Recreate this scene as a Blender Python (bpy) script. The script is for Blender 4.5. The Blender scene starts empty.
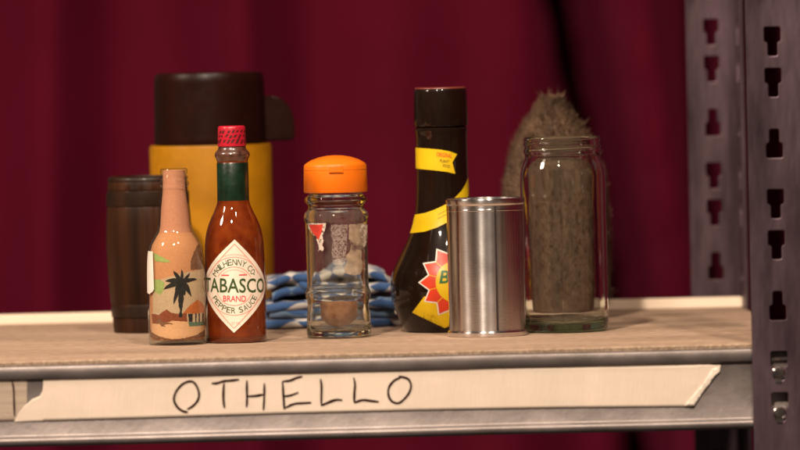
import bpy, bmesh, math, random
from mathutils import Vector, Matrix, noise
sc = bpy.context.scene
R = math.radians
random.seed(4)

# ------------------------------------------------------------------ camera
F = 6362.0                      # focal length in photo pixels (800 wide)
CAM = Vector((-0.15, -3.9, 0.201))
YAW, ROLL = math.atan2(0.15, 3.9), R(1.3)
PITCH = math.atan2(200, F)
fwd = Vector((math.sin(YAW)*math.cos(PITCH), math.cos(YAW)*math.cos(PITCH), -math.sin(PITCH)))
rt0 = Vector((math.cos(YAW), -math.sin(YAW), 0)); up0 = rt0.cross(fwd)
RT = math.cos(ROLL)*rt0 - math.sin(ROLL)*up0
UP = math.sin(ROLL)*rt0 + math.cos(ROLL)*up0
cd = bpy.data.cameras.new('camera'); cam = bpy.data.objects.new('camera', cd)
sc.collection.objects.link(cam); sc.camera = cam
cam.matrix_world = Matrix((( RT.x, UP.x, -fwd.x, CAM.x), (RT.y, UP.y, -fwd.y, CAM.y), (RT.z, UP.z, -fwd.z, CAM.z), (0, 0, 0, 1)))
cd.sensor_width = 36; cd.lens = F/800*36; cd.clip_end = 50; cd.clip_start = 0.05
cd.dof.use_dof = True; cd.dof.focus_distance = 4.06; cd.dof.aperture_fstop = 7.0

# ------------------------------------------------------------------ world, lamps, exposure
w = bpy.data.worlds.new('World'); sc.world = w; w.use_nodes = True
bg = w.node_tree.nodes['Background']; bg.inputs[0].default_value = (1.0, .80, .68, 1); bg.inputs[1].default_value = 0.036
wn = w.node_tree; wt = wn.nodes.new('ShaderNodeTexNoise'); wt.inputs['Scale'].default_value = 3.2; wt.inputs['Detail'].default_value = 3  # blotchy warm glow, added for streaky reflections in the tin
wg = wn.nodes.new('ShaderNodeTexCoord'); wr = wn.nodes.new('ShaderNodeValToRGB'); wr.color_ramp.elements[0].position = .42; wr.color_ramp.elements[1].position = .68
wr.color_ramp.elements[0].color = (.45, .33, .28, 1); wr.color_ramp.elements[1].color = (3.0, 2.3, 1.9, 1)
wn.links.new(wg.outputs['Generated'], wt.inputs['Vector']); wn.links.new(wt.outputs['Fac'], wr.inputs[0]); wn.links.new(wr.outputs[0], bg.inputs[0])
def lamp(name, az, el, dist, watts, size, col):
    l = bpy.data.lights.new(name, 'AREA'); l.shape = 'DISK'; l.size = size; l.energy = watts; l.color = col
    o = bpy.data.objects.new(name, l); sc.collection.objects.link(o)
    t = Vector((0, .2, .06))
    d = Vector((math.sin(R(az))*math.cos(R(el)), -math.cos(R(az))*math.cos(R(el)), math.sin(R(el))))
    o.location = t + d*dist; o.rotation_euler = (-d).to_track_quat('-Z', 'Y').to_euler()
lamp('stage_lamp', -15, 42, 3.2, 98, .16, (1, .83, .66))
lamp('stage_lamp', 13, 50, 3.4, 48, .14, (1, .84, .68))
lamp('stage_lamp', -70, 35, 3.0, 42, .5, (1, .8, .64))
vs = sc.view_settings; vs.view_transform = 'Standard'; vs.look = 'None'; vs.exposure = 0.35; vs.gamma = 1.0
cy = sc.cycles
cy.use_denoising = True; cy.max_bounces = 16; cy.transmission_bounces = 16; cy.transparent_max_bounces = 24; cy.glossy_bounces = 8
cy.sample_clamp_indirect = 6.0; cy.blur_glossy = 0.6

# ------------------------------------------------------------------ helpers
def ray(px, py):
    return (fwd + RT*((px-400)/F) + UP*((225-py)/F))
def at(px, py, Y):
    d = ray(px, py); return CAM + d*((Y-CAM.y)/d.y)
def ground(px, py, Z=0.0):
    d = ray(px, py); return CAM + d*((Z-CAM.z)/d.z)
def link(o, parent=None):
    sc.collection.objects.link(o)
    if parent: o.parent = parent
    return o
def tag(o, label, cat, group=None):
    o['label'] = label; o['category'] = cat
    if group: o['group'] = group
    return o
def empty(name, loc, label, cat):
    o = bpy.data.objects.new(name, None); link(o); o.location = loc; o.empty_display_size = .01
    return tag(o, label, cat)
def finish(name, bm, m, parent=None, smooth=40, recalc=False):
    if recalc: bmesh.ops.recalc_face_normals(bm, faces=bm.faces)
    me = bpy.data.meshes.new(name); bm.to_mesh(me); bm.free()
    if smooth:
        for p in me.polygons: p.use_smooth = True
        me.set_sharp_from_angle(angle=R(smooth))
    if m: me.materials.append(m)
    return link(bpy.data.objects.new(name, me), parent)
def chaikin(pts, n=2):
    for _ in range(n):
        q = [pts[0]]
        for a, b in zip(pts[:-1], pts[1:]):
            q += [(a[0]*.75+b[0]*.25, a[1]*.75+b[1]*.25), (a[0]*.25+b[0]*.75, a[1]*.25+b[1]*.75)]
        pts = q + [pts[-1]]
    return pts
def lathe_bm(prof, s=1.0, seg=72, mod=None, bm=None, closed=False):
    """prof: (r,h) list, turned about Z; r==0 ends become poles."""
    bm = bm or bmesh.new(); rings = []
    for r, h in prof:
        if r <= 1e-6: rings.append([bm.verts.new((0, 0, h*s))])
        else:
            ring = []
            for k in range(seg):
                t = 2*math.pi*k/seg; rr = r*(mod(t, h) if mod else 1)
                ring.append(bm.verts.new((rr*s*math.cos(t), rr*s*math.sin(t), h*s)))
            rings.append(ring)
    prs = list(zip(rings[:-1], rings[1:])) + ([(rings[-1], rings[0])] if closed else [])
    for a, b in prs:
        for k in range(seg):
            j = (k+1) % seg
            if len(a) == 1 and len(b) == 1: continue
            if len(a) == 1: bm.faces.new((a[0], b[j], b[k]))
            elif len(b) == 1: bm.faces.new((a[k], a[j], b[0]))
            else: bm.faces.new((a[k], a[j], b[j], b[k]))
    return bm
def lathe(name, prof, s, m, parent, seg=72, smooth=35, mod=None, closed=False):
    return finish(name, lathe_bm(prof, s, seg, mod, None, closed), m, parent, smooth, recalc=True)
def rfun(prof):
    pts = sorted([(h, r) for r, h in prof])
    def f(h):
        if h <= pts[0][0]: return pts[0][1]
        for (h0, r0), (h1, r1) in zip(pts[:-1], pts[1:]):
            if h <= h1: return r0 + (r1-r0)*((h-h0)/max(h1-h0, 1e-9))
        return pts[-1][1]
    return f
class Spot:
    """Where a round thing stands: base pixel (front of its foot), foot radius in pixels."""
    def __init__(s, bx, by, r):
        p = ground(bx, by); d = (p-CAM).dot(fwd); s.s = d/F
        s.s = (d + r*s.s)/F; s.bx, s.by = bx, by
        s.loc = (p.x, p.y + r*s.s, 0)
    def px(s, x, y):            # photo pixel -> (u, h) in pixel units on this thing
        dx, dy = x-s.bx, s.by-y
        return (dx*math.cos(ROLL)+dy*math.sin(ROLL), -dx*math.sin(ROLL)+dy*math.cos(ROLL))
def slice_grid(bm, su, sv):
    for ax, st in ((0, su), (1, sv)):
        if not st: continue
        lo = min(v.co[ax] for v in bm.verts); hi = max(v.co[ax] for v in bm.verts)
        k = lo + st
        while k < hi:
            n = Vector((0, 0, 0)); n[ax] = 1; c = Vector((0, 0, 0)); c[ax] = k
            bmesh.ops.bisect_plane(bm, geom=bm.verts[:]+bm.edges[:]+bm.faces[:], plane_co=c, plane_no=n, dist=1e-5)
            k += st
def poly(bm, pts):
    f = bm.faces.new([bm.verts.new((p[0], p[1], 0)) for p in pts])
    bmesh.ops.triangulate(bm, faces=[f], ngon_method='EAR_CLIP')
def ribbon(bm, pts, wd):
    """flat pen stroke through pts"""
    vs_ = []
    n = len(pts)
    for i, p in enumerate(pts):
        a = Vector(pts[max(i-1, 0)]); b = Vector(pts[min(i+1, n-1)]); t = (b-a)
        t = t.normalized() if t.length > 1e-9 else Vector((1, 0)); nn = Vector((-t.y, t.x))
        ww = wd*(wd_mod(i, n))/2
        vs_.append((bm.verts.new((p[0]+nn.x*ww, p[1]+nn.y*ww, 0)), bm.verts.new((p[0]-nn.x*ww, p[1]-nn.y*ww, 0))))
    for (a, b), (c, d) in zip(vs_[:-1], vs_[1:]): bm.faces.new((a, b, d, c))
def wd_mod(i, n): return 1.0
def wrap(name, bm, rf, s, m, parent, off=.3, mode='proj', su=2.0, sv=3.0):
    """flat (u,h) pixel geometry laid onto a turned surface of radius rf(h)"""
    slice_grid(bm, su, sv)
    for v in bm.verts:
        u, h = v.co.x, v.co.y; r = rf(h)
        a = math.asin(max(-.999, min(.999, u/r))) if mode == 'proj' else u/r
        v.co = ((r+off)*s*math.sin(a), -(r+off)*s*math.cos(a), h*s)
    bmesh.ops.recalc_face_normals(bm, faces=bm.faces)
    f = [g for g in bm.faces]
    if f and sum((g.normal.x*g.calc_center_median().x+g.normal.y*g.calc_center_median().y) for g in f) < 0:
        bmesh.ops.reverse_faces(bm, faces=f)
    return finish(name, bm, m, parent, 60)
_dg = None
def text_into(bm, body, cx, cy, wdt, hgt, rot=0.0, bold=.02, shear=0.0, about=None):
    """letters as flat faces, fitted to a box of wdt x hgt centred at (cx,cy)"""
    c = bpy.data.curves.new('t', 'FONT'); c.body = body; c.offset = bold; c.resolution_u = 3; c.shear = shear
    o = bpy.data.objects.new('t', c); sc.collection.objects.link(o)
    me = bpy.data.meshes.new_from_object(o.evaluated_get(bpy.context.evaluated_depsgraph_get()))
    xs = [v.co.x for v in me.vertices]; ys = [v.co.y for v in me.vertices]
    if xs:
        x0, x1, y0, y1 = min(xs), max(xs), min(ys), max(ys)
        kx = (wdt/(x1-x0)) if wdt else hgt/(y1-y0); ky = hgt/(y1-y0)
        vv = []
        for v in me.vertices:
            x = (v.co.x-(x0+x1)/2)*kx; y = (v.co.y-(y0+y1)/2)*ky
            vv.append(bm.verts.new((cx + x*math.cos(rot)-y*math.sin(rot), cy + x*math.sin(rot)+y*math.cos(rot), 0)))
        for p in me.polygons:
            try: bm.faces.new([vv[i] for i in p.vertices])
            except ValueError: pass
    bpy.data.objects.remove(o); bpy.data.curves.remove(c); bpy.data.meshes.remove(me)
NARROW = {'I': .35, '.': .3, ' ': .55, 'c': .75, 'M': 1.25, 'L': .85, '1': .6}
def arc_text(bm, body, cx, cy, rad, a0, a1, ch_h, ch_w, top=True, small='', bold=.02):
    """characters on an arc; angles in degrees from straight up (top) or straight down"""
    ws = [NARROW.get(c, 1.0) for c in body]; tot = sum(ws); acc = 0
    for c, wv in zip(body, ws):
        a = R(a0 + (a1-a0)*((acc+wv/2)/tot)); acc += wv
        if c == ' ': continue
        hh = ch_h*(.7 if c in small else 1)*(.25 if c == '.' else 1)
        if top: text_into(bm, c, cx+rad*math.sin(a), cy+rad*math.cos(a), ch_w*wv*.82, hh, -a, bold)
        else: text_into(bm, c, cx+rad*math.sin(a), cy-rad*math.cos(a), ch_w*wv*.82, hh, a, bold)
def arc_pts(cx, cy, rad, a0, a1, n=28):
    return [(cx+rad*math.sin(R(a0+(a1-a0)*i/n)), cy+rad*math.cos(R(a0+(a1-a0)*i/n))) for i in range(n+1)]

# ------------------------------------------------------------------ materials
def nodes(name):
    m = bpy.data.materials.new(name); m.use_nodes = True
    nt = m.node_tree; return m, nt, nt.nodes['Principled BSDF']
def setp(b, **k):
    names = dict(color='Base Color', rough='Roughness', metal='Metallic', coat='Coat Weight', coatr='Coat Roughness', spec='Specular IOR Level',
                 sheen='Sheen Weight', sheenr='Sheen Roughness', trans='Transmission Weight', ior='IOR', aniso='Anisotropic', sss='Subsurface Weight', alpha='Alpha')
    for a, v in k.items():
        i = b.inputs[names[a]]; i.default_value = (*v, 1) if isinstance(v, tuple) else v
def mat(name, color, rough=.5, var=.15, vscale=60, color2=None, bump=0, bscale=200, stretch=(1, 1, 1), rvar=.1, detail=6, contrast=(.3, .7), stain=0, sscale=12, sstretch=(1, 1, 1), **k):
    m, nt, b = nodes(name); setp(b, color=color, rough=rough, **k)
    tc = nt.nodes.new('ShaderNodeTexCoord'); mp = nt.nodes.new('ShaderNodeMapping'); mp.inputs['Scale'].default_value = stretch
    nt.links.new(tc.outputs['Object'], mp.inputs[0])
    n = nt.nodes.new('ShaderNodeTexNoise'); n.inputs['Scale'].default_value = vscale; n.inputs['Detail'].default_value = detail
    nt.links.new(mp.outputs[0], n.inputs['Vector'])
    cr = nt.nodes.new('ShaderNodeValToRGB'); cr.color_ramp.elements[0].position = contrast[0]; cr.color_ramp.elements[1].position = contrast[1]
    c2 = color2 or tuple(min(1, c*(1+var)) for c in color); c1 = color if color2 else tuple(c*(1-var) for c in color)
    cr.color_ramp.elements[0].color = (*c1, 1); cr.color_ramp.elements[1].color = (*c2, 1)
    nt.links.new(n.outputs['Fac'], cr.inputs[0]); nt.links.new(cr.outputs[0], b.inputs['Base Color'])
    if stain:
        mp2 = nt.nodes.new('ShaderNodeMapping'); mp2.inputs['Scale'].default_value = sstretch; nt.links.new(tc.outputs['Object'], mp2.inputs[0])
        ns = nt.nodes.new('ShaderNodeTexNoise'); ns.inputs['Scale'].default_value = sscale; ns.inputs['Detail'].default_value = 7; ns.inputs['Roughness'].default_value = .62
        nt.links.new(mp2.outputs[0], ns.inputs['Vector'])
        rs = nt.nodes.new('ShaderNodeValToRGB'); rs.color_ramp.elements[0].position = .36; rs.color_ramp.elements[1].position = .62
        rs.color_ramp.elements[0].color = (1-stain, 1-stain*1.05, 1-stain*1.1, 1); rs.color_ramp.elements[1].color = (1, 1, 1, 1)
        mx = nt.nodes.new('ShaderNodeMix'); mx.data_type = 'RGBA'; mx.blend_type = 'MULTIPLY'; mx.inputs['Factor'].default_value = 1
        nt.links.new(ns.outputs['Fac'], rs.inputs[0]); nt.links.new(cr.outputs[0], mx.inputs['A']); nt.links.new(rs.outputs[0], mx.inputs['B']); nt.links.new(mx.outputs['Result'], b.inputs['Base Color'])
    if rvar:
        mr = nt.nodes.new('ShaderNodeMapRange'); mr.inputs['To Min'].default_value = max(0, rough-rvar); mr.inputs['To Max'].default_value = min(1, rough+rvar)
        n2 = nt.nodes.new('ShaderNodeTexNoise'); n2.inputs['Scale'].default_value = vscale*2.3; n2.inputs['Detail'].default_value = 5
        nt.links.new(mp.outputs[0], n2.inputs['Vector']); nt.links.new(n2.outputs['Fac'], mr.inputs['Value']); nt.links.new(mr.outputs[0], b.inputs['Roughness'])
    if bump:
        n3 = nt.nodes.new('ShaderNodeTexNoise'); n3.inputs['Scale'].default_value = bscale; n3.inputs['Detail'].default_value = 5
        nt.links.new(mp.outputs[0], n3.inputs['Vector'])
        bp = nt.nodes.new('ShaderNodeBump'); bp.inputs['Strength'].default_value = bump; bp.inputs['Distance'].default_value = .001
        nt.links.new(n3.outputs['Fac'], bp.inputs['Height']); nt.links.new(bp.outputs[0], b.inputs['Normal'])
    return m
def glass(name, tint=(.985, .985, .975), absorb=(.28, .72, .34), dens=30, rough=.0):
    m, nt, b = nodes(name); nt.nodes.remove(b); out = nt.nodes['Material Output']
    g = nt.nodes.new('ShaderNodeBsdfGlass'); g.inputs['Color'].default_value = (*tint, 1); g.inputs['IOR'].default_value = 1.5; g.inputs['Roughness'].default_value = rough
    tc = nt.nodes.new('ShaderNodeTexCoord'); n = nt.nodes.new('ShaderNodeTexNoise'); n.inputs['Scale'].default_value = 45; n.inputs['Detail'].default_value = 2
    bp = nt.nodes.new('ShaderNodeBump'); bp.inputs['Strength'].default_value = .07; bp.inputs['Distance'].default_value = .002
    nt.links.new(tc.outputs['Object'], n.inputs['Vector']); nt.links.new(n.outputs['Fac'], bp.inputs['Height']); nt.links.new(bp.outputs[0], g.inputs['Normal'])
    nt.links.new(g.outputs[0], out.inputs['Surface'])
    v = nt.nodes.new('ShaderNodeVolumeAbsorption'); v.inputs['Color'].default_value = (*absorb, 1); v.inputs['Density'].default_value = dens
    nt.links.new(v.outputs[0], out.inputs['Volume'])
    return m
def clear_coat_glass(name, tint=(.88, .90, .86)):
    """thin glass wall close round a filling"""
    m, nt, b = nodes(name); nt.nodes.remove(b); out = nt.nodes['Material Output']
    t = nt.nodes.new('ShaderNodeBsdfTransparent'); t.inputs['Color'].default_value = (*tint, 1)
    g = nt.nodes.new('ShaderNodeBsdfGlossy'); g.inputs['Roughness'].default_value = .03
    lw = nt.nodes.new('ShaderNodeLayerWeight'); lw.inputs['Blend'].default_value = .5
    pw = nt.nodes.new('ShaderNodeMath'); pw.operation = 'POWER'; pw.inputs[1].default_value = 4.5; nt.links.new(lw.outputs['Facing'], pw.inputs[0])
    fr = nt.nodes.new('ShaderNodeMapRange'); fr.inputs['To Min'].default_value = .05; fr.inputs['To Max'].default_value = .95; nt.links.new(pw.outputs[0], fr.inputs['Value'])
    mx = nt.nodes.new('ShaderNodeMixShader')
    tc = nt.nodes.new('ShaderNodeTexCoord'); n = nt.nodes.new('ShaderNodeTexNoise'); n.inputs['Scale'].default_value = 110
    bp = nt.nodes.new('ShaderNodeBump'); bp.inputs['Strength'].default_value = .2; bp.inputs['Distance'].default_value = .001
    nt.links.new(tc.outputs['Object'], n.inputs['Vector']); nt.links.new(n.outputs['Fac'], bp.inputs['Height']); nt.links.new(bp.outputs[0], g.inputs['Normal'])
    nt.links.new(fr.outputs[0], mx.inputs[0]); nt.links.new(t.outputs[0], mx.inputs[1]); nt.links.new(g.outputs[0], mx.inputs[2]); nt.links.new(mx.outputs[0], out.inputs['Surface'])
    return m
def worn(name, color, rough, scale, cut, amax=1.0, **k):
    """print or paper worn through to the glass in places, or a patchy haze"""
    m = mat(name, color, rough, **k); nt = m.node_tree; b = nt.nodes['Principled BSDF']
    tc = nt.nodes.new('ShaderNodeTexCoord'); n = nt.nodes.new('ShaderNodeTexNoise'); n.inputs['Scale'].default_value = scale; n.inputs['Detail'].default_value = 8
    cr = nt.nodes.new('ShaderNodeValToRGB'); cr.color_ramp.elements[0].position = cut-.06; cr.color_ramp.elements[1].position = cut+.06
    nt.links.new(tc.outputs['Object'], n.inputs['Vector']); cr.color_ramp.elements[1].color = (amax, amax, amax, 1); nt.links.new(n.outputs['Fac'], cr.inputs[0]); nt.links.new(cr.outputs[0], b.inputs['Alpha'])
    return m

M = {}
M['curtain'] = mat('burgundy_velvet', (.096, .0023, .0145), .85, .14, 6, bump=.3, bscale=900, sheen=.25, sheenr=.5, spec=.1)
M['curtain'].node_tree.nodes['Principled BSDF'].inputs['Sheen Tint'].default_value = (.5, .04, .12, 1)
M['steel'] = mat('galvanised_steel', (.22, .185, .175), .45, .22, 40, stain=.3, sscale=9, sstretch=(.3, 1, 1), bump=.12, bscale=260, metal=.65, rvar=.12)
M['post'] = mat('post_steel', (.125, .082, .100), .46, .4, 70, stretch=(1, 1, .25), stain=.45, sscale=26, sstretch=(1, 1, .22), bump=.2, bscale=320, metal=.7, rvar=.14)
M['stud'] = mat('bright_steel', (.6, .55, .5), .25, .15, 90, metal=1.0)
M['board'] = mat('chipboard', (.30, .195, .135), .85, .3, 420, stain=.28, sscale=16, sstretch=(.4, 1, 1), color2=(.52, .37, .265), bump=.5, bscale=700, stretch=(.35, 1, 1), rvar=.05, spec=.15)
M['edge'] = mat('chipboard_edge', (.22, .145, .095), .9, .5, 500, color2=(.46, .33, .23), bump=.6, bscale=600)
M['batten'] = mat('pale_wood', (.80, .66, .52), .7, .06, 60, stretch=(.1, 1, 1))
M['tape'] = mat('masking_tape', (.72, .585, .475), .62, .05, 70, stain=.13, sscale=14, sstretch=(.5, 1, 1.3), bump=.22, bscale=900, stretch=(1, 1, .12), contrast=(.2, .8))
M['tape_old'] = mat('old_tape', (.38, .29, .22), .5, .18, 120, bump=.3, bscale=700, stretch=(.15, 1, 3))
M['ink'] = mat('marker_ink', (.026, .007, .005), .9, .3, 400, spec=.1)
M['barrel'] = mat('dark_turned_wood', (.011, .0045, .0022), .5, .5, 75, color2=(.052, .018, .0065), bump=.45, bscale=160, stretch=(1, 1, .08), spec=.12, coat=.03, coatr=.2)
M['hoop'] = mat('dark_hoop_wood', (.010, .0042, .002), .45, .4, 80, color2=(.026, .010, .004), stretch=(1, 1, .1), spec=.25, coat=.1, coatr=.15)
M['yellow'] = mat('yellow_plastic', (.37, .155, .0035), .45, .08, 30, stain=.2, sscale=30, bump=.06, bscale=500, spec=.2)
M['brown_plastic'] = mat('brown_plastic', (.014, .0035, .0022), .36, .2, 60, bump=.05, bscale=300, spec=.14)
M['sand_orange'] = mat('orange_sand', (.60, .25, .11), .9, .12, 900, color2=(.66, .30, .145), stain=.12, sscale=40, bump=.2, bscale=1500)
M['sand_pink'] = mat('salmon_sand', (.55, .225, .13), .9, .12, 900, color2=(.62, .27, .165), bump=.2, bscale=1500)
M['sand_pale'] = mat('pale_sand', (.60, .42, .27), .9, .08, 900, stain=.15, sscale=50, bump=.2, bscale=1500)
M['sand_light'] = mat('light_orange_sand', (.70, .38, .20), .9, .08, 900, bump=.2, bscale=1500)
M['sand_red'] = mat('red_brown_sand', (.24, .058, .022), .9, .2, 600)
M['sand_brown'] = mat('brown_sand', (.20, .085, .04), .9, .2, 600)
M['sand_black'] = mat('black_sand', (.018, .015, .013), .9, .3, 600)
M['sand_green'] = mat('green_sand', (.34, .42, .13), .9, .15, 600)
M['sand_teal'] = mat('teal_sand', (.09, .16, .10), .9, .2, 600)
M['thin_glass'] = clear_coat_glass('thin_bottle_glass')
M['glass'] = glass('jar_glass')
M['spice_glass'] = glass('spice_jar_glass', (.965, .97, .945), (.75, .72, .5), 16)
M['paper'] = mat('white_paper', (.76, .68, .60), .6, .04, 80)
M['label'] = mat('cream_label', (.80, .70, .58), .5, .04, 120)
M['label_pink'] = mat('pink_print', (.76, .32, .25), .5, .08, 200)
M['label_red'] = mat('red_print', (.70, .05, .06), .5, .08, 200)
M['label_green'] = mat('green_print', (.035, .075, .02), .5, .15, 200)
M['sauce'] = mat('red_pepper_sauce', (.10, .012, .003), .6, .25, 160, color2=(.19, .034, .005), coat=.9, coatr=.03, bump=.02, bscale=120, contrast=(.25, .75), spec=.0, rvar=0)
M['sauce_dark'] = mat('dark_sauce_film', (.035, .010, .005), .35, .4, 260, color2=(.13, .05, .028), coat=1.0, coatr=.04)
M['foil_green'] = mat('green_foil', (.004, .026, .011), .34, .35, 150, stain=.5, sscale=90, bump=.25, bscale=200, coat=.3, coatr=.2)
M['cap_red'] = mat('red_cap', (.45, .010, .024), .35, .1, 150, coat=.2)
M['cap_print'] = mat('cap_print', (.07, .008, .008), .45, .2, 200)
M['orange'] = mat('orange_plastic', (.80, .165, .004), .38, .05, 60, bump=.05, bscale=400, spec=.45, sss=.0)
M['refraction'] = mat('brown_refraction', (.30, .095, .022), .8, .5, 220, color2=(.48, .19, .06), bump=.5, bscale=900)
M['scrap_red'] = mat('torn_red_paper', (.62, .05, .03), .6, .2, 300)
M['scrap_white'] = worn('torn_paper', (.66, .55, .45), .8, 330, .46, vscale=300)
M['scrap_film'] = worn('glue_film', (.50, .40, .34), .8, 900, .46, .42, vscale=300)
M['haze_film'] = worn('glass_haze', (.55, .46, .38), .9, 70, .42, .085, vscale=300)
M['scrap_tan'] = worn('tan_paper_residue', (.36, .26, .17), .8, 130, .36, .82, vscale=220, var=.3)
M['dark_bottle'] = mat('dark_brown_bottle', (.010, .0045, .0025), .4, .2, 60, bump=.05, bscale=90, coat=.8, coatr=.05, spec=.05, rvar=.05)
M['yellow_print'] = mat('yellow_print', (.72, .47, .005), .42, .05, 120)
M['red_print2'] = mat('orange_red_print', (.66, .045, .012), .42, .08, 120)
M['black_print'] = mat('black_print', (.02, .014, .01), .5, .1, 100)
M['green_letter'] = mat('green_lettering', (.01, .12, .02), .5, .1, 100)
M['brush'] = mat('tan_fibre_core', (.085, .047, .026), .9, .35, 120, bump=.8, bscale=400, stretch=(1, 1, .2))
M['bristle'] = mat('tan_bristle', (.135, .076, .042), .8, .4, 90, rvar=0)
def tin_mat():
    m, nt, b = nodes('tinplate'); setp(b, color=(.80, .76, .74), metal=1.0, rough=.22, aniso=.9); b.inputs['Anisotropic Rotation'].default_value = .25
    tg = nt.nodes.new('ShaderNodeTangent'); tg.direction_type = 'RADIAL'; tg.axis = 'Z'; nt.links.new(tg.outputs[0], b.inputs['Tangent'])
    tc = nt.nodes.new('ShaderNodeTexCoord'); mp = nt.nodes.new('ShaderNodeMapping'); mp.inputs['Scale'].default_value = (.25, .25, 1)
    nt.links.new(tc.outputs['Object'], mp.inputs[0])
    n = nt.nodes.new('ShaderNodeTexNoise'); n.inputs['Scale'].default_value = 1100; n.inputs['Detail'].default_value = 3
    nt.links.new(mp.outputs[0], n.inputs['Vector'])
    bp = nt.nodes.new('ShaderNodeBump'); bp.inputs['Strength'].default_value = .10; bp.inputs['Distance'].default_value = .0004
    nt.links.new(n.outputs['Fac'], bp.inputs['Height']); nt.links.new(bp.outputs[0], b.inputs['Normal'])
    mr = nt.nodes.new('ShaderNodeMapRange'); mr.inputs['To Min'].default_value = .18; mr.inputs['To Max'].default_value = .28
    n2 = nt.nodes.new('ShaderNodeTexNoise'); n2.inputs['Scale'].default_value = 60; nt.links.new(tc.outputs['Object'], n2.inputs['Vector'])
    nt.links.new(n2.outputs['Fac'], mr.inputs['Value']); nt.links.new(mr.outputs[0], b.inputs['Roughness'])
    return m
M['tin'] = tin_mat()
def cloth_mat():
    m, nt, b = nodes('checked_cotton'); setp(b, rough=.9, sheen=.2)
    uv = nt.nodes.new('ShaderNodeUVMap'); mp = nt.nodes.new('ShaderNodeMapping'); mp.inputs['Rotation'].default_value = (0, 0, R(45)); mp.inputs['Scale'].default_value = (82, 82, 82)
    ck = nt.nodes.new('ShaderNodeTexChecker'); ck.inputs['Scale'].default_value = 1.0
    ck.inputs['Color1'].default_value = (.022, .075, .21, 1); ck.inputs['Color2'].default_value = (.56, .52, .48, 1)
    nz = nt.nodes.new('ShaderNodeTexNoise'); nz.inputs['Scale'].default_value = 150
    mx = nt.nodes.new('ShaderNodeMix'); mx.data_type = 'RGBA'; mx.blend_type = 'MULTIPLY'; mx.inputs['Factor'].default_value = .45
    nt.links.new(uv.outputs[0], mp.inputs[0]); nt.links.new(mp.outputs[0], ck.inputs['Vector']); nt.links.new(ck.outputs[0], mx.inputs['A']); nt.links.new(nz.outputs['Color'], mx.inputs['B'])
    nt.links.new(mx.outputs['Result'], b.inputs['Base Color'])
    return m
M['cloth'] = cloth_mat()
M['cloth_blue'] = M['cloth'].copy(); M['cloth_blue'].name = 'blue_cotton'
[n for n in M['cloth_blue'].node_tree.nodes if n.type == 'TEX_CHECKER'][0].inputs['Color2'].default_value = (.10, .17, .27, 1)

# ------------------------------------------------------------------ curtain
def curtain():
    Yc = 2.2
    ridges = [(-90, 40, .05), (44, 34, .05), (242, 36, .075), (400, 75, .05), (520, 45, .03), (640, 27, .13), (880, 30, .03), (950, 30, .05)]
    gaps = [(622, 21, .75), (712, 17, .35), (790, 30, .7)]          # deep overlaps of the cloth
    def depth(px, z):
        d = 0
        for c, wd, a in ridges:
            cc = c + 10*math.sin(z*2.1+c) + (z*12 if c != 640 else 16-max(-.15, min(.4, z))*130)
            d += 1.5*a*math.exp(-((px-cc)/(wd*1.15))**2)
        for c, wd, a in gaps:
            cc = c - (max(-.15, min(.4, z))*186 if c < 700 else z*10)
            d -= a*math.exp(-abs((px-cc)/wd)**(2 if c < 700 else 4))
        return d + .004*noise.noise(Vector((px*.02, z*2, 3)))
    path = []
    x0, x1 = at(-420, 225, Yc).x, at(1250, 225, Yc).x
    n = 800
    for i in range(n+1):
        x = x0+(x1-x0)*i/n; px = -420+1670*i/n
        path.append((x, Yc, 0, -1, px))
    # the hanging turns forward beside the rack
    Rr = .12
    for i in range(1, 13):
        t = i/12*math.pi/2
        path.append((x1+Rr*math.sin(t), Yc-Rr+Rr*math.cos(t), -math.sin(t), -math.cos(t), 1250+i*20))
    for i in range(1, 130):
        path.append((x1+Rr, Yc-Rr-i*.021, -1, 0, 1490+i*16))
    bm = bmesh.new(); rows = []
    zs = [-1.3+3.0*k/40 for k in range(41)]
    for x, y, nx, ny, px in path:
        col = []
        for z in zs:
            if px <= 1000: d = depth(px, z)
            else:
                f = min(1, (px-1000)/100); d = (1-f)*depth(px, z)+f*.045*math.sin(px*.045+.5*math.sin(z*2))
            col.append(bm.verts.new((x+nx*d, y+ny*d, z)))
        rows.append(col)
    for a, b in zip(rows[:-1], rows[1:]):
        for k in range(40): bm.faces.new((a[k], b[k], b[k+1], a[k+1]))
    o = finish('curtain', bm, M['curtain'], None, 180)
    sm = o.modifiers.new('thick', 'SOLIDIFY'); sm.thickness = .003
    tag(o, 'burgundy velvet curtain hanging in soft folds behind the rack', 'curtain')
curtain()

# ------------------------------------------------------------------ shelving rack
YR = .51                                   # rear flange
XC = at(740.5, 200, YR).x                    # outer corner of the right-hand posts
rack = empty('shelving_rack', (XC, 0, 0), 'galvanised steel boltless rack with slotted posts and chipboard shelf', 'shelf')
def to_rack(o): o.location = Vector(o.location) - Vector(rack.location); o.parent = rack; return o
def slot(cx, z0, z1, inv):
    """T-shaped keyhole outline from z0 (low) to z1 (high)"""
    hw, sw, hh = .0052, .0031, .0092
    if not inv:
        p = [(-sw, z0), (sw, z0), (sw, z1-hh), (hw, z1-hh), (hw, z1), (-hw, z1), (-hw, z1-hh), (-sw, z1-hh)]
    else:
        p = [(-hw, z0), (hw, z0), (hw, z0+hh), (sw, z0+hh), (sw, z1), (-sw, z1), (-sw, z0+hh), (-hw, z0+hh)]
    # rounded corners
    q = []; n = len(p)
    for i in range(n):
        a, b, c = Vector(p[i-1]), Vector(p[i]), Vector(p[(i+1) % n]); rr = .0012
        d1, d2 = (a-b).normalized(), (c-b).normalized()
        q += [b+d1*rr, b+(d1+d2)*rr*.3, b+d2*rr]
    return [(cx+v.x, v.y) for v in q]
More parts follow.
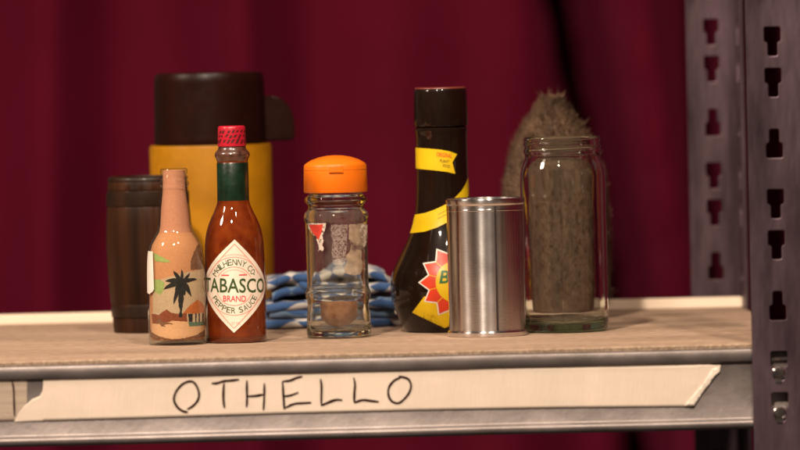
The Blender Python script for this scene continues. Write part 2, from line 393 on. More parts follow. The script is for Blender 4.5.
def plate(name, outline, holes, thick, bevel, m):
    c = bpy.data.curves.new(name, 'CURVE'); c.dimensions = '2D'; c.fill_mode = 'BOTH'; c.extrude = thick/2-bevel; c.bevel_depth = bevel; c.bevel_resolution = 2; c.offset = -bevel
    for pts in [outline]+holes:
        sp = c.splines.new('POLY'); sp.points.add(len(pts)-1); sp.use_cyclic_u = True
        for q, p in zip(sp.points, pts): q.co = (p[0], p[1], 0, 1)
    o = bpy.data.objects.new(name, c); sc.collection.objects.link(o)
    me = bpy.data.meshes.new_from_object(o.evaluated_get(bpy.context.evaluated_depsgraph_get()))
    bpy.data.objects.remove(o)
    me.materials.clear(); me.materials.append(m)
    bm = bmesh.new(); bm.from_mesh(me)
    for v in bm.verts: v.co = (v.co.x, v.co.z, v.co.y)
    bmesh.ops.recalc_face_normals(bm, faces=bm.faces)
    bm.to_mesh(me); bm.free()
    for p in me.polygons: p.use_smooth = True
    me.set_sharp_from_angle(angle=R(30))
    return link(bpy.data.objects.new(name, me))
def post(Y, xl, cxp, marks, side):
    """side=+1: side flange runs back from the front flange; -1: forward"""
    zlo, zhi = -.55, .62
    holes = []
    cx = at(cxp, marks[1][0], Y).x
    for t, b, inv in marks:
        z1, z0 = at(cxp, t, Y).z, at(cxp, b, Y).z
        for k in range(-6, 7):
            if zlo+.01 < z0+k*.0999 and z1+k*.0999 < zhi-.01: holes.append(slot(cx, z0+k*.0999, z1+k*.0999, inv))
    o = plate('post', [(xl, zlo), (XC, zlo), (XC, zhi), (xl, zhi)], holes, .002, .0005, M['post'])
    o.location.y = Y + .001
    # the other leg of the angle, same slots seen from the side
    side_holes = [[((x-cx)+.022, z) for x, z in h] for h in holes]
    s = plate('side_flange', [(0.0, zlo), (.044, zlo), (.044, zhi), (0.0, zhi)], side_holes, .002, .0005, M['post'])
    bm = bmesh.new(); bm.from_mesh(s.data)
    for v in bm.verts: v.co = (XC-.001+v.co.y, (.002+v.co.x)*side, v.co.z)
    bmesh.ops.recalc_face_normals(bm, faces=bm.faces); bm.to_mesh(s.data); bm.free()
    s.parent = o
    return to_rack(o)
XL = at(749.5, 225, 0).x
post(0, XL, 773, [(26.7, 56, False), (68, 97, False), (129, 158, True)], 1)
post(YR, at(688.5, 150, YR).x, 711.5, [(19, 45, False), (56, 82, False), (109, 136, True)], -1)
ZT = -.0005
def beam(y0, sgn, name):
    """pressed steel beam, profile in (depth, z), run along X"""
    pr = [(.030, -.0022), (.0036, -.0022), (.0016, -.0026), (.0008, -.0036), (.0008, -.0098), (.0016, -.0108), (.0030, -.0116), (.0030, -.0450),
          (.0024, -.0460), (.0006, -.0470), (.0000, -.0482), (.0001, -.0500), (.0012, -.0516), (.0040, -.0522), (.012, -.0522)]
    th = .0012
    bm = bmesh.new(); xs = [-.62 + (XC-.003+.62)*i/60 for i in range(61)]
    rings = []
    for x in xs:
        wv = .0005*noise.noise(Vector((x*9, 1, 0)))
        rings.append([bm.verts.new((x, y0+sgn*d, z+ZT+wv*.6)) for d, z in pr])
    for a, b in zip(rings[:-1], rings[1:]):
        for k in range(len(pr)-1): bm.faces.new((a[k], b[k], b[k+1], a[k+1]))
    o = finish(name, bm, M['steel'], None, 50, recalc=True)
    so = o.modifiers.new('sheet', 'SOLIDIFY'); so.thickness = th; so.offset = -1 if sgn > 0 else 1
    return to_rack(o)
YB = .0032
fb = beam(YB, 1, 'beam')
rb = beam(YR-.004, -1, 'beam')
for px, py in ((778.5, 372), (779.5, 412)):             # hooked studs in the keyholes
    p = at(px, py, -.001)
    pr = [(0, -.0012), (.0030, -.0011), (.0038, -.0003), (.0038, .0006), (.0024, .0012), (.0024, .006), (0, .006)]
    bm = lathe_bm(pr, 1, 20)
    for v in bm.verts: v.co = (p.x+v.co.x, p.y+v.co.z, p.z+v.co.y*.9)
    bmesh.ops.recalc_face_normals(bm, faces=bm.faces)
    o = finish('stud', bm, M['stud'], None, 40)
    to_rack(o)
    bm = bmesh.new(); bmesh.ops.create_cube(bm, size=1)
    for v in bm.verts: v.co = (p.x+v.co.x*.0042, p.y+.001+v.co.y*.0014, p.z-.0052+v.co.z*.004)
    bmesh.ops.bevel(bm, geom=bm.edges[:], offset=.0005, segments=2, affect='EDGES')
    to_rack(finish('hook', bm, M['stud'], None, 40))
# chipboard panel
bm = bmesh.new()
y0, y1, xa, xb = YB+.0030, YR-.006, -.61, XC-.0022
nx = 420
top = []; 
for i in range(nx+1):
    x = xa+(xb-xa)*i/nx
    e = .0006*noise.noise(Vector((x*130, 0, 0))) + .0005*noise.noise(Vector((x*420, 5, 0)))
    z = .0003*noise.noise(Vector((x*300, 9, 0)))
    top.append([bm.verts.new(q) for q in ((x, y1, -.012), (x, y1, 0), (x, y0+.004, 0), (x, y0+.0012+e*.5, -.0003+z*.5), (x, y0+e, -.0010+z), (x, y0+.0006+e, -.0032), (x, y0+.0006, -.012))])
ft = []
for a, b in zip(top[:-1], top[1:]):
    for k in range(6):
        f = bm.faces.new((a[k], b[k], b[k+1], a[k+1])); f.material_index = 1 if k >= 3 else 0
o = finish('shelf_board', bm, M['board'], None, 30, recalc=True); o.data.materials.append(M['edge']); to_rack(o)
# pale batten along the back
bm = bmesh.new(); bmesh.ops.create_cube(bm, size=1)
zb = at(700, 298.5, .482).z
for v in bm.verts: v.co = ((-.60+XC-.0024)/2+v.co.x*(XC-.0024+.60), .488+v.co.y*.012, .0003+zb/2+v.co.z*zb)
bmesh.ops.bevel(bm, geom=bm.edges[:], offset=.0008, segments=2, affect='EDGES')
tag(finish('batten', bm, M['batten'], None, 40), 'pale wooden strip lying along the back edge of the shelf', 'batten')

# ------------------------------------------------------------------ tape and handwriting
YT = YB+.0030-.00015                       # on the recessed face of the beam
def tp(x, y, off=0): p = at(x, y, YT-off); return (p.x, p.z)
def lerp_at(pts, x):
    if x <= pts[0][0]: return pts[0][1]
    for (xa_, ya_), (xb_, yb_) in zip(pts[:-1], pts[1:]):
        if x <= xb_: return ya_+(yb_-ya_)*(x-xa_)/max(1e-6, xb_-xa_)
    return pts[-1][1]
def tape(name, top_, bot_, m, label, yoff=0.0, curl=None):
    x0_, x1_ = top_[0][0], top_[-1][0]; cols = sorted(set([x0_+(x1_-x0_)*i/260 for i in range(261)]+[p[0] for p in top_+bot_])); nr = 14
    bm = bmesh.new(); rows = []
    for x in cols:
        t_, b_ = lerp_at(top_, x), lerp_at(bot_, x); col = []
        for k in range(nr+1):
            X, Z = tp(x, t_+(b_-t_)*k/nr + (.35*noise.noise(Vector((x*.35, k, 3))) if k in (0, nr) else 0))
            y = YT-yoff-.00009*(1+noise.noise(Vector((X*45, Z*60, yoff*1000))))-.00008*abs(noise.noise(Vector((X*160, Z*300, 5))))
            col.append(bm.verts.new((X, y-(curl(X, Z) if curl else 0), Z)))
        rows.append(col)
    for a_, b_ in zip(rows[:-1], rows[1:]):
        for k in range(nr): bm.faces.new((a_[k], a_[k+1], b_[k+1], b_[k]))
    bmesh.ops.dissolve_degenerate(bm, dist=1e-7, edges=bm.edges[:])
    bmesh.ops.recalc_face_normals(bm, faces=bm.faces)
    if sum(f.normal.y for f in bm.faces) > 0: bmesh.ops.reverse_faces(bm, faces=bm.faces[:])
    o = finish(name, bm, m, None, 180)
    so = o.modifiers.new('thick', 'SOLIDIFY'); so.thickness = .00015; so.offset = -1
    return tag(o, label, 'tape')
xr = at(716, 370, 0).x
old = tape('old_tape', [(-40, 378.5), (27, 376.5)], [(-40, 422.5), (27, 421)], M['tape_old'], 'short greyish strip of old tape with one vertical pen stroke', 0)
long_top = [(14.5, 421), (18, 414), (24, 406.5), (32, 399.5), (40, 396), (42.5, 391), (43.2, 384), (43.6, 377), (160, 372.6), (300, 370), (420, 368.3), (560, 366.5), (700, 364.6), (720.5, 365.2)]
long_bot = [(14.5, 421.8), (40, 421.3), (150, 418.2), (280, 414), (420, 410.5), (560, 408), (693, 406.8), (700, 395), (709, 383), (716, 374), (720, 371), (720.5, 366)]
tp_long = tape('masking_tape', long_top, long_bot, M['tape'], 'long cream strip of masking tape with a handwritten word on the beam', .00018,
               curl=lambda x, z: .0006*max(0, (x-xr+.012)/.016)**2 if x > xr-.012 else 0)
# the turned-over corner at the torn end
bm = bmesh.new(); poly(bm, [tp(*p) for p in [(693.5, 406.2), (684, 405.8), (704, 382), (712, 369), (720.3, 366), (719.5, 371.5), (715, 375.5), (706, 388), (699, 398)]])
slice_grid(bm, .002, .002)
for v in bm.verts: v.co = (v.co.x, YT-.0009-.0005*(noise.noise(Vector((v.co.x*160, v.co.y*160, 0)))+.4), v.co.y)
bmesh.ops.recalc_face_normals(bm, faces=bm.faces)
o = finish('folded_end', bm, mat('tape_back', (.72, .62, .52), .6, .1, 200, bump=.1), tp_long, 180); so = o.modifiers.new('t', 'SOLIDIFY'); so.thickness = .00015
def stroke_letter(name, strokes, parent, yoff, wpx=2.3):
    global wd_mod
    bm = bmesh.new()
    for st in strokes:
        pts = chaikin([tp(*p) for p in st], 2)
        # even resampling
        out = [pts[0]]
        for p in pts[1:]:
            if math.dist(p, out[-1]) > .0006: out.append(p)
        sd = random.random()*50
        wd_mod = lambda i, n: (.62+.38*min(1, i/3, (n-1-i)/3+.01)) * (1+.28*noise.noise(Vector((i*.25, sd, 0))))
        ribbon(bm, out, wpx*.000615)
    wd_mod = lambda i, n: 1.0
    for v in bm.verts: v.co = (v.co.x, YT-yoff, v.co.y)
    bmesh.ops.recalc_face_normals(bm, faces=bm.faces)
    so = finish(name, bm, M['ink'], parent, 0); md = so.modifiers.new('t', 'SOLIDIFY'); md.thickness = .00004
def c1(pts): return [(160+x/6.154, 365+y/6.154) for x, y in pts]
def c2(pts): return [(280+x/5.714, 360+y/5.714) for x, y in pts]
L = [('letter_o', [c1([(172, 290), (140, 285), (105, 260), (82, 215), (95, 165), (130, 122), (165, 102), (200, 98), (225, 125), (243, 175), (236, 215), (205, 252), (168, 272)])]),
     ('letter_t', [c1([(318, 112), (350, 113), (390, 98), (440, 95), (490, 88)]), c1([(394, 112), (390, 160), (390, 215), (397, 268)])]),
     ('letter_h', [c1([(535, 95), (534, 150), (536, 210), (532, 262)]), c1([(642, 112), (642, 170), (640, 230), (636, 280)]), c1([(538, 192), (590, 190), (638, 180)])]),
     ('letter_e', [c2([(14, 122), (18, 180), (22, 240), (24, 282)]), c2([(14, 122), (60, 118), (90, 102), (128, 93)]), c2([(16, 208), (60, 203), (108, 184)]), c2([(24, 276), (80, 248), (130, 246), (182, 243)])]),
     ('letter_l', [c2([(232, 108), (238, 150), (236, 200), (236, 262)]), c2([(234, 260), (280, 240), (320, 225), (356, 229)])]),
     ('letter_l', [c2([(421, 100), (430, 140), (424, 190), (424, 245)]), c2([(424, 244), (470, 226), (510, 232), (568, 239)])]),
     ('letter_o', [c2([(690, 100), (655, 112), (622, 150), (616, 190), (630, 232), (668, 250), (695, 238), (735, 195), (752, 150), (738, 108), (700, 96), (676, 92)])])]
for nm, st in L: stroke_letter(nm, st, tp_long, .00052)
stroke_letter('pen_dash', [c1([(2, 57), (22, 56), (42, 58)])], tp_long, .00052, 1.6)
stroke_letter('pen_stroke', [[(11.8, 379.5), (13.8, 388), (14, 400), (14.6, 416)]], old, .0004, 2.0)

# ------------------------------------------------------------------ barrel
sp = Spot(151, 333.5, 36)
b = empty('wooden_barrel', sp.loc, 'small dark wooden barrel with turned rims beside the sand picture bottle', 'barrel')
pr = [(0, 1), (36, 0), (37, 1), (38, 14), (37.6, 15.5), (38.3, 17), (39, 27), (38.4, 28.5), (39.2, 30), (41.5, 60), (42.5, 88), (42, 108), (41, 124), (40.3, 126), (41, 128), (40.2, 140), (39.5, 141.5), (40.2, 143), (39.5, 150), (38, 153), (35, 154.5), (33, 152), (0, 152)]
st_mod = lambda t, h: 1 - .010*max(0, math.cos(t*18))**24
lathe('body', pr, sp.s, M['barrel'], b, 144, 30, st_mod)
for h0, h1, r in ((15.5, 28.3, 38.9), (126.5, 141, 41.3)):
    lathe('hoop', [(r-1.5, h0), (r-.1, h0+.5), (r, h0+1.5), (r+.3, (h0+h1)/2), (r, h1-1.5), (r-.1, h1-.5), (r-1.5, h1)], sp.s, M['hoop'], b, 96, 30)
lathe('top_rim', [(34.5, 151.5), (38.2, 150.8), (39.6, 151.5), (39.6, 154), (37.8, 156), (35, 156), (34.5, 154)], sp.s, M['hoop'], b, 96, 50, closed=True)

# ------------------------------------------------------------------ vacuum flask
sp = Spot(213.5, 329, 58)
sp.loc = (sp.loc[0], .4425, 0); 
P = at(209.5, 105, .4425); sp.loc = (P.x, .4425, 0)
s = (Vector(sp.loc)-CAM).dot(fwd)/F
hz = lambda y: at(211, y, .4425).z/s
b = empty('vacuum_flask', sp.loc, 'yellow plastic vacuum flask with dark brown cup lid and side handle', 'flask')
hb, ht = hz(144.5), hz(72)
lathe('body', [(0, 0), (56, 0), (59, 1), (60.5, 4), (60.8, 60), (61, hb-3), (60, hb), (50, hb), (0, hb)], s, M['yellow'], b, 96, 40)
lathe('base_ring', [(59, 1), (61.6, 1.2), (61.8, 10), (61.2, 11), (59, 11)], s, M['brown_plastic'], b, 96, 40)
cup = lathe('cup_lid', [(0, hb+1), (55.5, hb+.8), (56.2, hb+2), (55.8, hb+6), (55, ht-10), (54.3, ht-4), (52.8, ht-1), (50, ht-.3), (44, ht-1.2), (0, ht-1.5)], s, M['brown_plastic'], b, 96, 40)
bm = bmesh.new()
hp = [(263, 96), (272, 95.5), (281, 98.5), (288.5, 105), (292.5, 113), (294.3, 122), (295, 138.5), (293, 140.3), (280, 140.3), (263, 141)]
cc = [((x-209.8)*math.cos(ROLL)+(105-y)*math.sin(ROLL), hz(y)+(x-211)*-.0227) for x, y in hp]
f1 = [bm.verts.new((x*s, -7*s, h*s)) for x, h in cc]; f2 = [bm.verts.new((x*s, 7*s, h*s)) for x, h in cc]
n = len(cc)
bm.faces.new(f1); bm.faces.new(f2[::-1])
for i in range(n): bm.faces.new((f1[i], f1[(i+1) % n], f2[(i+1) % n], f2[i]))
bmesh.ops.recalc_face_normals(bm, faces=bm.faces)
bmesh.ops.bevel(bm, geom=[e for e in bm.edges], offset=1.6*s, segments=3, affect='EDGES')
finish('handle', bm, M['brown_plastic'], cup, 45)
# ------------------------------------------------------------------ bottle with a sand picture
sp = Spot(178, 345.8, 28)
b = empty('sand_bottle', sp.loc, 'small clear bottle filled with coloured sand showing a palm tree and hut', 'bottle')
gl = [(0, 0), (26.5, 0), (28.4, 1), (29, 3), (29.2, 30), (29, 60), (28.6, 80), (27.6, 93), (25.5, 101), (21.5, 108), (17.8, 114), (16.4, 121), (15.6, 135), (14, 148), (13, 157),
      (13.4, 158), (14.9, 159), (15.1, 162.5), (13.4, 163.8), (13.0, 165), (14.0, 166), (14.0, 168), (12.9, 169.2), (12.9, 170.6), (13.8, 171.6), (13.8, 174.6), (12.6, 176.4), (11.4, 175.6)]
gl = [gl[0], gl[1]] + chaikin(gl[2:], 1)
lathe('glass_wall', gl, sp.s, M['thin_glass'], b, 96, 40)
fl = [(0, 5.5), (25, 5.2), (26.6, 6.2), (27.1, 9), (27.4, 30), (27.2, 60), (26.8, 80), (25.6, 92), (23.4, 100), (19.4, 107), (15.8, 113), (14.4, 121), (13.3, 135), (11.6, 148), (10.6, 157), (10.4, 173), (0, 173.6)]
fr_ = rfun(fl)
flb = lathe_bm([p for p in fl], sp.s, 96)
sand = finish('sand', flb, M['sand_orange'], b, 40, recalc=True)
def ragged(pts, amp, step=1.6):
    out_ = []
    for i, p in enumerate(pts):
        q = pts[(i+1) % len(pts)]; n_ = max(1, int(math.dist(p, q)/step))
        for k in range(n_):
            f = k/n_; out_.append((p[0]+(q[0]-p[0])*f+random.uniform(-amp, amp), p[1]+(q[1]-p[1])*f+random.uniform(-amp, amp)))
    return out_
def dec(name, pts, m, off, parent=None, bot=sp, rf=fr_, mode='proj', px=True, st=(1.5, 2.5), rag=0.0):
    if m.name.endswith('sand') : rag = .32 if len(pts) > 4 else .18
    if rag: pts = ragged(pts, rag)
    bm = bmesh.new(); poly(bm, [bot.px(*p) for p in pts] if px else pts)
    return wrap(name, bm, rf, bot.s, m, parent, off, mode, *st)
# salmon neck
nk = [(11.2, 156), (11.05, 172)]
lathe('neck_sand', [(16.4, 111.5), (14.75, 119), (13.6, 135), (12.1, 148), (11.3, 157), (11, 174.2), (0, 174.8)], sp.s, M['sand_pink'], sand, 72, 40)
c3 = lambda pts: [(100+x/6.617, 220+y/6.617) for x, y in pts]
c4 = lambda pts: [(100+x/6.617, 285+y/6.617) for x, y in pts]
dec('pale_sky', c3([(352, 470), (350, 400), (420, 392), (520, 360), (620, 340), (688, 330), (690, 470)])[:-1] + c4([(692, 120), (690, 240), (600, 250), (352, 260), (350, 20)]), M['sand_pale'], .15, sand)
dec('dark_slope', c3([(655, 158), (690, 200), (693, 330), (600, 332), (600, 280), (620, 215)]), M['sand_brown'], .2, sand)
dec('green_streak', c3([(352, 222), (400, 240), (455, 272), (470, 282), (420, 282), (365, 276)]), M['sand_green'], .25, sand)
dec('green_patch', c3([(352, 400), (400, 395), (428, 420), (420, 470)]) + c4([(425, 30), (400, 68), (360, 45)]), M['sand_green'], .25, sand)
dec('red_hills', c4([(345, 195), (365, 195), (392, 200), (440, 162), (475, 185), (520, 192), (580, 190), (585, 245), (500, 245), (400, 272), (350, 265)]), M['sand_red'], .3, sand)
dec('foreground', c4([(345, 262), (420, 255), (480, 238), (580, 243), (690, 272), (694, 300), (640, 335), (560, 355), (480, 362), (400, 345), (345, 320)]), M['sand_light'], .35, sand)
dec('brown_rim', c4([(332, 300), (345, 318), (400, 343), (480, 360), (560, 353), (640, 333), (700, 296), (700, 345), (610, 362), (500, 372), (400, 366), (335, 352)]), M['sand_brown'], .4, sand)
dec('driftwood', c4([(380, 232), (402, 225), (415, 245), (470, 252), (500, 262), (440, 260), (425, 265), (440, 278), (410, 275), (398, 258), (375, 262)]), M['sand_brown'], .45, sand)
dec('hut_roof', c4([(548, 186), (570, 160), (612, 122), (645, 102), (672, 122), (698, 165), (700, 188), (620, 192)]), mat('roof_sand', (.50, .13, .03), .9, .15, 600), .45, sand)
dec('hut_wall', c4([(572, 190), (692, 188), (692, 250), (580, 248)]), M['sand_pale'], .42, sand)
dec('hut_door', c4([(582, 192), (612, 192), (610, 248), (586, 246)]), M['sand_black'], .5, sand)
for x in (628, 650, 674): dec('hut_post', c4([(x, 191), (x+9, 191), (x+8, 248), (x, 248)]), M['sand_black'], .5, sand)
dec('hut_base', c4([(582, 247), (690, 248), (690, 272), (590, 276)]), M['sand_teal'], .5, sand)
cxy = (541, 420)
def leaf(tip, wd, mid=.5, sag=0):
    (x0, y0), (x1, y1) = cxy, tip; dx, dy = x1-x0, y1-y0; l = math.hypot(dx, dy); nx_, ny_ = -dy/l, dx/l
    pt = lambda t, o: (x0+dx*t+nx_*o, y0+dy*t+ny_*o+sag*math.sin(t*math.pi))
    return c3([pt(0, wd*.35), pt(mid*.5, wd*.85), pt(mid, wd), pt(.8, wd*.6), tip, pt(.8, -wd*.35), pt(mid, -wd*.8), pt(mid*.5, -wd*.8), pt(0, -wd*.4)])
for tip, wd, sg in (((484, 335), 15, 0), ((541, 328), 11, 0), ((594, 352), 12, 0), ((642, 396), 14, -12), ((432, 408), 15, -14), ((424, 462), 17, -16), ((606, 512), 17, -22), ((488, 560), 17, -18), ((560, 500), 22, 0), ((500, 480), 22, 0)):
    dec('palm_frond', leaf(tip, wd, .45, sg), M['sand_black'], .55, sand)
dec('palm_trunk', c3([(520, 420), (560, 415), (553, 520)]) + c4([(550, 120), (541, 180), (545, 212), (520, 212), (528, 170), (518, 110)]), M['sand_black'], .5, sand)
dec('side_sticker', c3([(309, 212), (352, 214), (360, 460)]) + c4([(352, 46), (330, 66), (314, 60)]), M['paper'], .35, b, rf=rfun(gl))

# ------------------------------------------------------------------ hot sauce bottle
sp = Spot(237, 343.5, 29)
b = empty('hot_sauce_bottle', sp.loc, 'red hot sauce bottle with white diamond label and red cap', 'bottle')
bd = [(0, 0), (26.5, 0), (29, .8), (30, 3), (30.1, 30), (30, 70), (29.6, 96), (28.6, 106), (26.5, 115), (23, 124), (19, 132), (16.6, 138), (15.7, 143), (15.4, 150), (15.4, 181),
      (15.4, 182), (14.5, 184), (0, 184)]
bd2 = bd[:3] + chaikin(bd[3:14], 1) + bd[14:]
body = lathe('body', bd2, sp.s, M['sauce'], b, 96, 40)
lathe('foot_glass', [(26.8, .3), (29.4, .6), (30.5, 2.5), (30.5, 6.2), (30.1, 6.6), (29.4, 5)], sp.s, M['thin_glass'], b, 96, 40)
lathe('green_sleeve', [(15.0, 140.5), (15.95, 140.3), (15.85, 150), (15.75, 179), (15.2, 180)], sp.s, M['foil_green'], b, 72, 40)
lathe('glass_collar', [(15.3, 180.3), (15.6, 182), (16.6, 184.5), (17.6, 186.5), (17.4, 189), (15.8, 191), (14.2, 193), (13.6, 195.5), (13.4, 200)], sp.s, M['sauce_dark'], b, 72, 50)
capp = [(12.5, 196), (14.2, 196), (14.3, 197), (13.9, 206), (13.7, 214), (13.2, 215.6), (12, 216.4), (0, 216.4)]
cap = lathe('cap', capp, sp.s, M['cap_red'], b, 60, 40, mod=lambda t, h: 1+.006*math.cos(t*40))
# dark print slanting over the cap
bm = bmesh.new()
for k in range(9):
    u0 = -21+k*4.9+random.uniform(-.7, .7)
    for seg_ in ((random.uniform(0, .12), random.uniform(.25, .4)), (random.uniform(.4, .55), random.uniform(.62, .75)), (random.uniform(.75, .85), 1)):
        a, c = seg_
        pts = [(u0+a*7, 198.5+a*13.5), (u0+2.2+a*7, 198.5+a*13.5), (u0+2.5+c*7, 198.5+c*13.5), (u0+.2+c*7, 198.5+c*13.5)]
        poly(bm, [(x+random.uniform(-.25, .25), y+random.uniform(-.3, .3)) for x, y in pts])
wrap('cap_print', bm, rfun(capp[1:6]), sp.s, M['cap_print'], cap, .28, 'u', 1.5, 2.5)
def print_line(bm, cx, cy, rad, a0, a1, hh, n=46):
    # print too small to read: one fine uneven zigzag along an arc
    pts = []
    for i in range(n+1):
        a = R(a0+(a1-a0)*i/n); r = rad+(hh/2 if i % 2 else -hh/2)*random.uniform(.5, 1)
        pts.append((cx+r*math.sin(a), cy+r*math.cos(a)))
    ribbon(bm, pts, .5)
# diamond label, drawn flat and rolled round the bottle
rl = lambda h: 30.1
LU, LV = -1.4, 57.2
HW, HH = 44.0, 46.5
TL = -.03
def rot(p): return (LU + p[0]*math.cos(TL)-p[1]*math.sin(TL), LV + p[0]*math.sin(TL)+p[1]*math.cos(TL))
bm = bmesh.new(); poly(bm, [rot(p) for p in ((0, HH), (-12, 35), (-23.8, 23.4), (-36, 11.2), (-HW, 0), (-36, -11.2), (-23.8, -23.4), (-12, -35), (0, -HH), (12, -35), (23.8, -23.4), (36, -11.2), (HW, 0), (36, 11.2), (23.8, 23.4), (12, 35))])
lab = wrap('label', bm, rl, sp.s, M['label'], b, .25, 'u', 2, 6)
bm = bmesh.new()
for k, wd_ in ((.905, .8), ):
    q = [(0, HH*k), (-HW*k, 0), (0, -HH*k), (HW*k, 0)]
    for i in range(4):
        a, c = Vector(q[i]), Vector(q[(i+1) % 4]); ribbon(bm, [rot(a.lerp(c, t/12)) for t in range(13)], wd_)
for rad, a0, a1, wd_ in ((28.9, -64, 64, .7), (28.9, 116, 244, .7), (19.2, -62, 62, .7), (19.2, 112, 248, .7)):
    ribbon(bm, [rot(p) for p in arc_pts(0, 0, rad, a0, a1)], wd_)
wrap('label_rules', bm, rl, sp.s, M['label_pink'], lab, .42, 'u', 2, 6)
bm = bmesh.new()
print_line(bm, LU, LV, 31.4, -24, 24, 1.9)
wrap('small_print', bm, rl, sp.s, M['label_pink'], lab, .42, 'u', 2, 6); bm = bmesh.new()
print_line(bm, LU, LV, 16.4, -52, 52, 1.9)
wrap('small_print', bm, rl, sp.s, M['label_pink'], lab, .42, 'u', 2, 6); bm = bmesh.new()
text_into(bm, '57 ML', LU+1, LV-37, 9, 2.6, TL, .0)
wrap('small_print', bm, rl, sp.s, M['label_pink'], lab, .42, 'u', 2, 6)
bm = bmesh.new()
arc_text(bm, 'McILHENNY CO.', LU, LV, 24.0, -64, 64, 6.0, 5.2, small='c', bold=.0)
arc_text(bm, 'PEPPER SAUCE', LU, LV, 24.2, -66, 66, 5.8, 5.0, top=False, bold=.0)
wrap('green_lettering', bm, rl, sp.s, M['label_green'], lab, .42, 'u', 2, 6)
bm = bmesh.new()
text_into(bm, 'TABASCO', LU, LV+.6, 73.5, 14.4, TL, .012)
wrap('brand_lettering', bm, rl, sp.s, M['label_green'], lab, .45, 'u', 2, 6)
bm = bmesh.new(); text_into(bm, 'BRAND', LU, LV-12.4, 23, 6.0, TL, .012)
for dx in (-9, 9): ribbon(bm, [(LU+dx-4, LV+11), (LU+dx+4, LV+11)], 1.2)
wrap('red_lettering', bm, rl, sp.s, M['label_red'], lab, .42, 'u', 2, 6)

# ------------------------------------------------------------------ spice jar
sp = Spot(340, 338.8, 31)
b = empty('spice_jar', sp.loc, 'empty clear spice jar with orange cap and torn label scraps', 'jar')
out = [(0, 0.6), (20, .6), (28, 0), (31, .8), (32.3, 3), (32.3, 8), (31.6, 20), (30.6, 33), (31, 37), (32.2, 40), (32.6, 44), (31.8, 47.5), (30.8, 50), (30.6, 60), (31, 112),
       (31.2, 116), (32.2, 119), (32.4, 122), (31.2, 125), (28.2, 128), (27.6, 131), (28.6, 133.5), (31, 135.5), (31.3, 138.5), (30.2, 141), (28, 142.5), (26, 144), (26, 152)]
inn = [(23.4, 152), (23.4, 143), (25.4, 140), (26.4, 136), (25.4, 131), (26.4, 126), (28.6, 122), (28.2, 112), (28, 60), (28.2, 50), (29, 44), (28.2, 38), (27.8, 33), (28.6, 20), (29, 12), (27, 8.2), (20, 6.6), (0, 6.2)]
prof = out[:3] + chaikin(out[3:], 1) + chaikin(inn[:-2], 1) + inn[-2:]
lathe('glass', prof, sp.s, M['spice_glass'], b, 96, 60)
capo = [(26.6, 146), (31.2, 145.2), (31.8, 146.2), (31.6, 160), (31.3, 171.5), (30.8, 173), (29, 174.6), (24, 177.6), (16, 180.3), (8, 181.8), (0, 182.2)]
cap = lathe('cap', capo, sp.s, M['orange'], b, 96, 38)
lathe('lid_seam', [(31.42, 167.6), (31.60, 167.9), (31.60, 168.5), (31.3, 168.8)], sp.s, M['orange'], cap, 96, 40)
bm = bmesh.new(); poly(bm, [(-7, 165), (7, 165), (6.4, 171.8), (5.2, 172.6), (-5.2, 172.6), (-6.4, 171.8)])
thumb = wrap('thumb_tab', bm, rfun(capo[1:6]), sp.s, M['orange'], cap, .9, 'u', 1.5, 1.5)
sm_ = thumb.modifiers.new('t', 'SOLIDIFY'); sm_.thickness = .9*sp.s; sm_.offset = -1
jr = rfun(out[3:])
cj = lambda pts: [(290+x/5.62, 220+y/5.62) for x, y in pts]
cu = lambda pts: [(290+x/8.0, 200+y/8.0) for x, y in pts]
dec('label_scrap', cu([(148, 200), (160, 192), (288, 190), (282, 240), (262, 290), (268, 330), (262, 360), (275, 400), (262, 415), (240, 400), (228, 420), (232, 370), (215, 318), (180, 275), (155, 235)]), M['scrap_white'], .25, b, sp, jr, rag=.45)
dec('red_scrap', cu([(160, 204), (268, 200), (262, 235), (248, 285), (238, 325), (222, 308), (190, 270), (168, 235)]), M['scrap_red'], .45, b, sp, jr, rag=.45)
dec('glue_film', cj([(232, 30), (322, 28), (322, 60), (318, 100), (325, 140), (312, 180), (318, 220), (300, 255), (258, 258), (240, 240), (236, 180), (242, 120), (230, 80)]), M['scrap_film'], .25, b, sp, jr, rag=.45)
dec('tan_scrap', cj([(330, 28), (432, 22), (438, 90), (430, 150), (408, 165), (402, 210), (410, 265), (398, 305), (350, 315), (310, 298), (306, 270), (318, 235), (312, 205), (335, 180), (342, 150), (332, 110)]), M['scrap_tan'], .25, b, sp, jr, rag=.45)
dec('pale_scrap', cj([(400, 40), (412, 30), (435, 35), (438, 90), (425, 150), (415, 155), (408, 110), (395, 95), (392, 65)]), M['scrap_white'], .45, b, sp, jr, rag=.45)
lathe('glass_haze', [(r+.18, h) for r, h in out[5:20]], sp.s, M['haze_film'], b, 72, 60)  # pale film added over the glass to make it look hazy
# solid brown lump added in place of a refracted image in the foot
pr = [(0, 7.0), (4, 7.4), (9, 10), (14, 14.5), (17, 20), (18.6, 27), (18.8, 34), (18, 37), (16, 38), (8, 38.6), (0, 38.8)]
o = lathe('refraction_lump', chaikin(pr, 1), sp.s, M['refraction'], b, 48, 60, mod=lambda t, h: 1+.14*noise.noise(Vector((math.cos(t)*2, math.sin(t)*2, h*.12)))+.05*noise.noise(Vector((math.cos(t)*7, math.sin(t)*7, h*.4))))
o.location.x = .4*sp.s

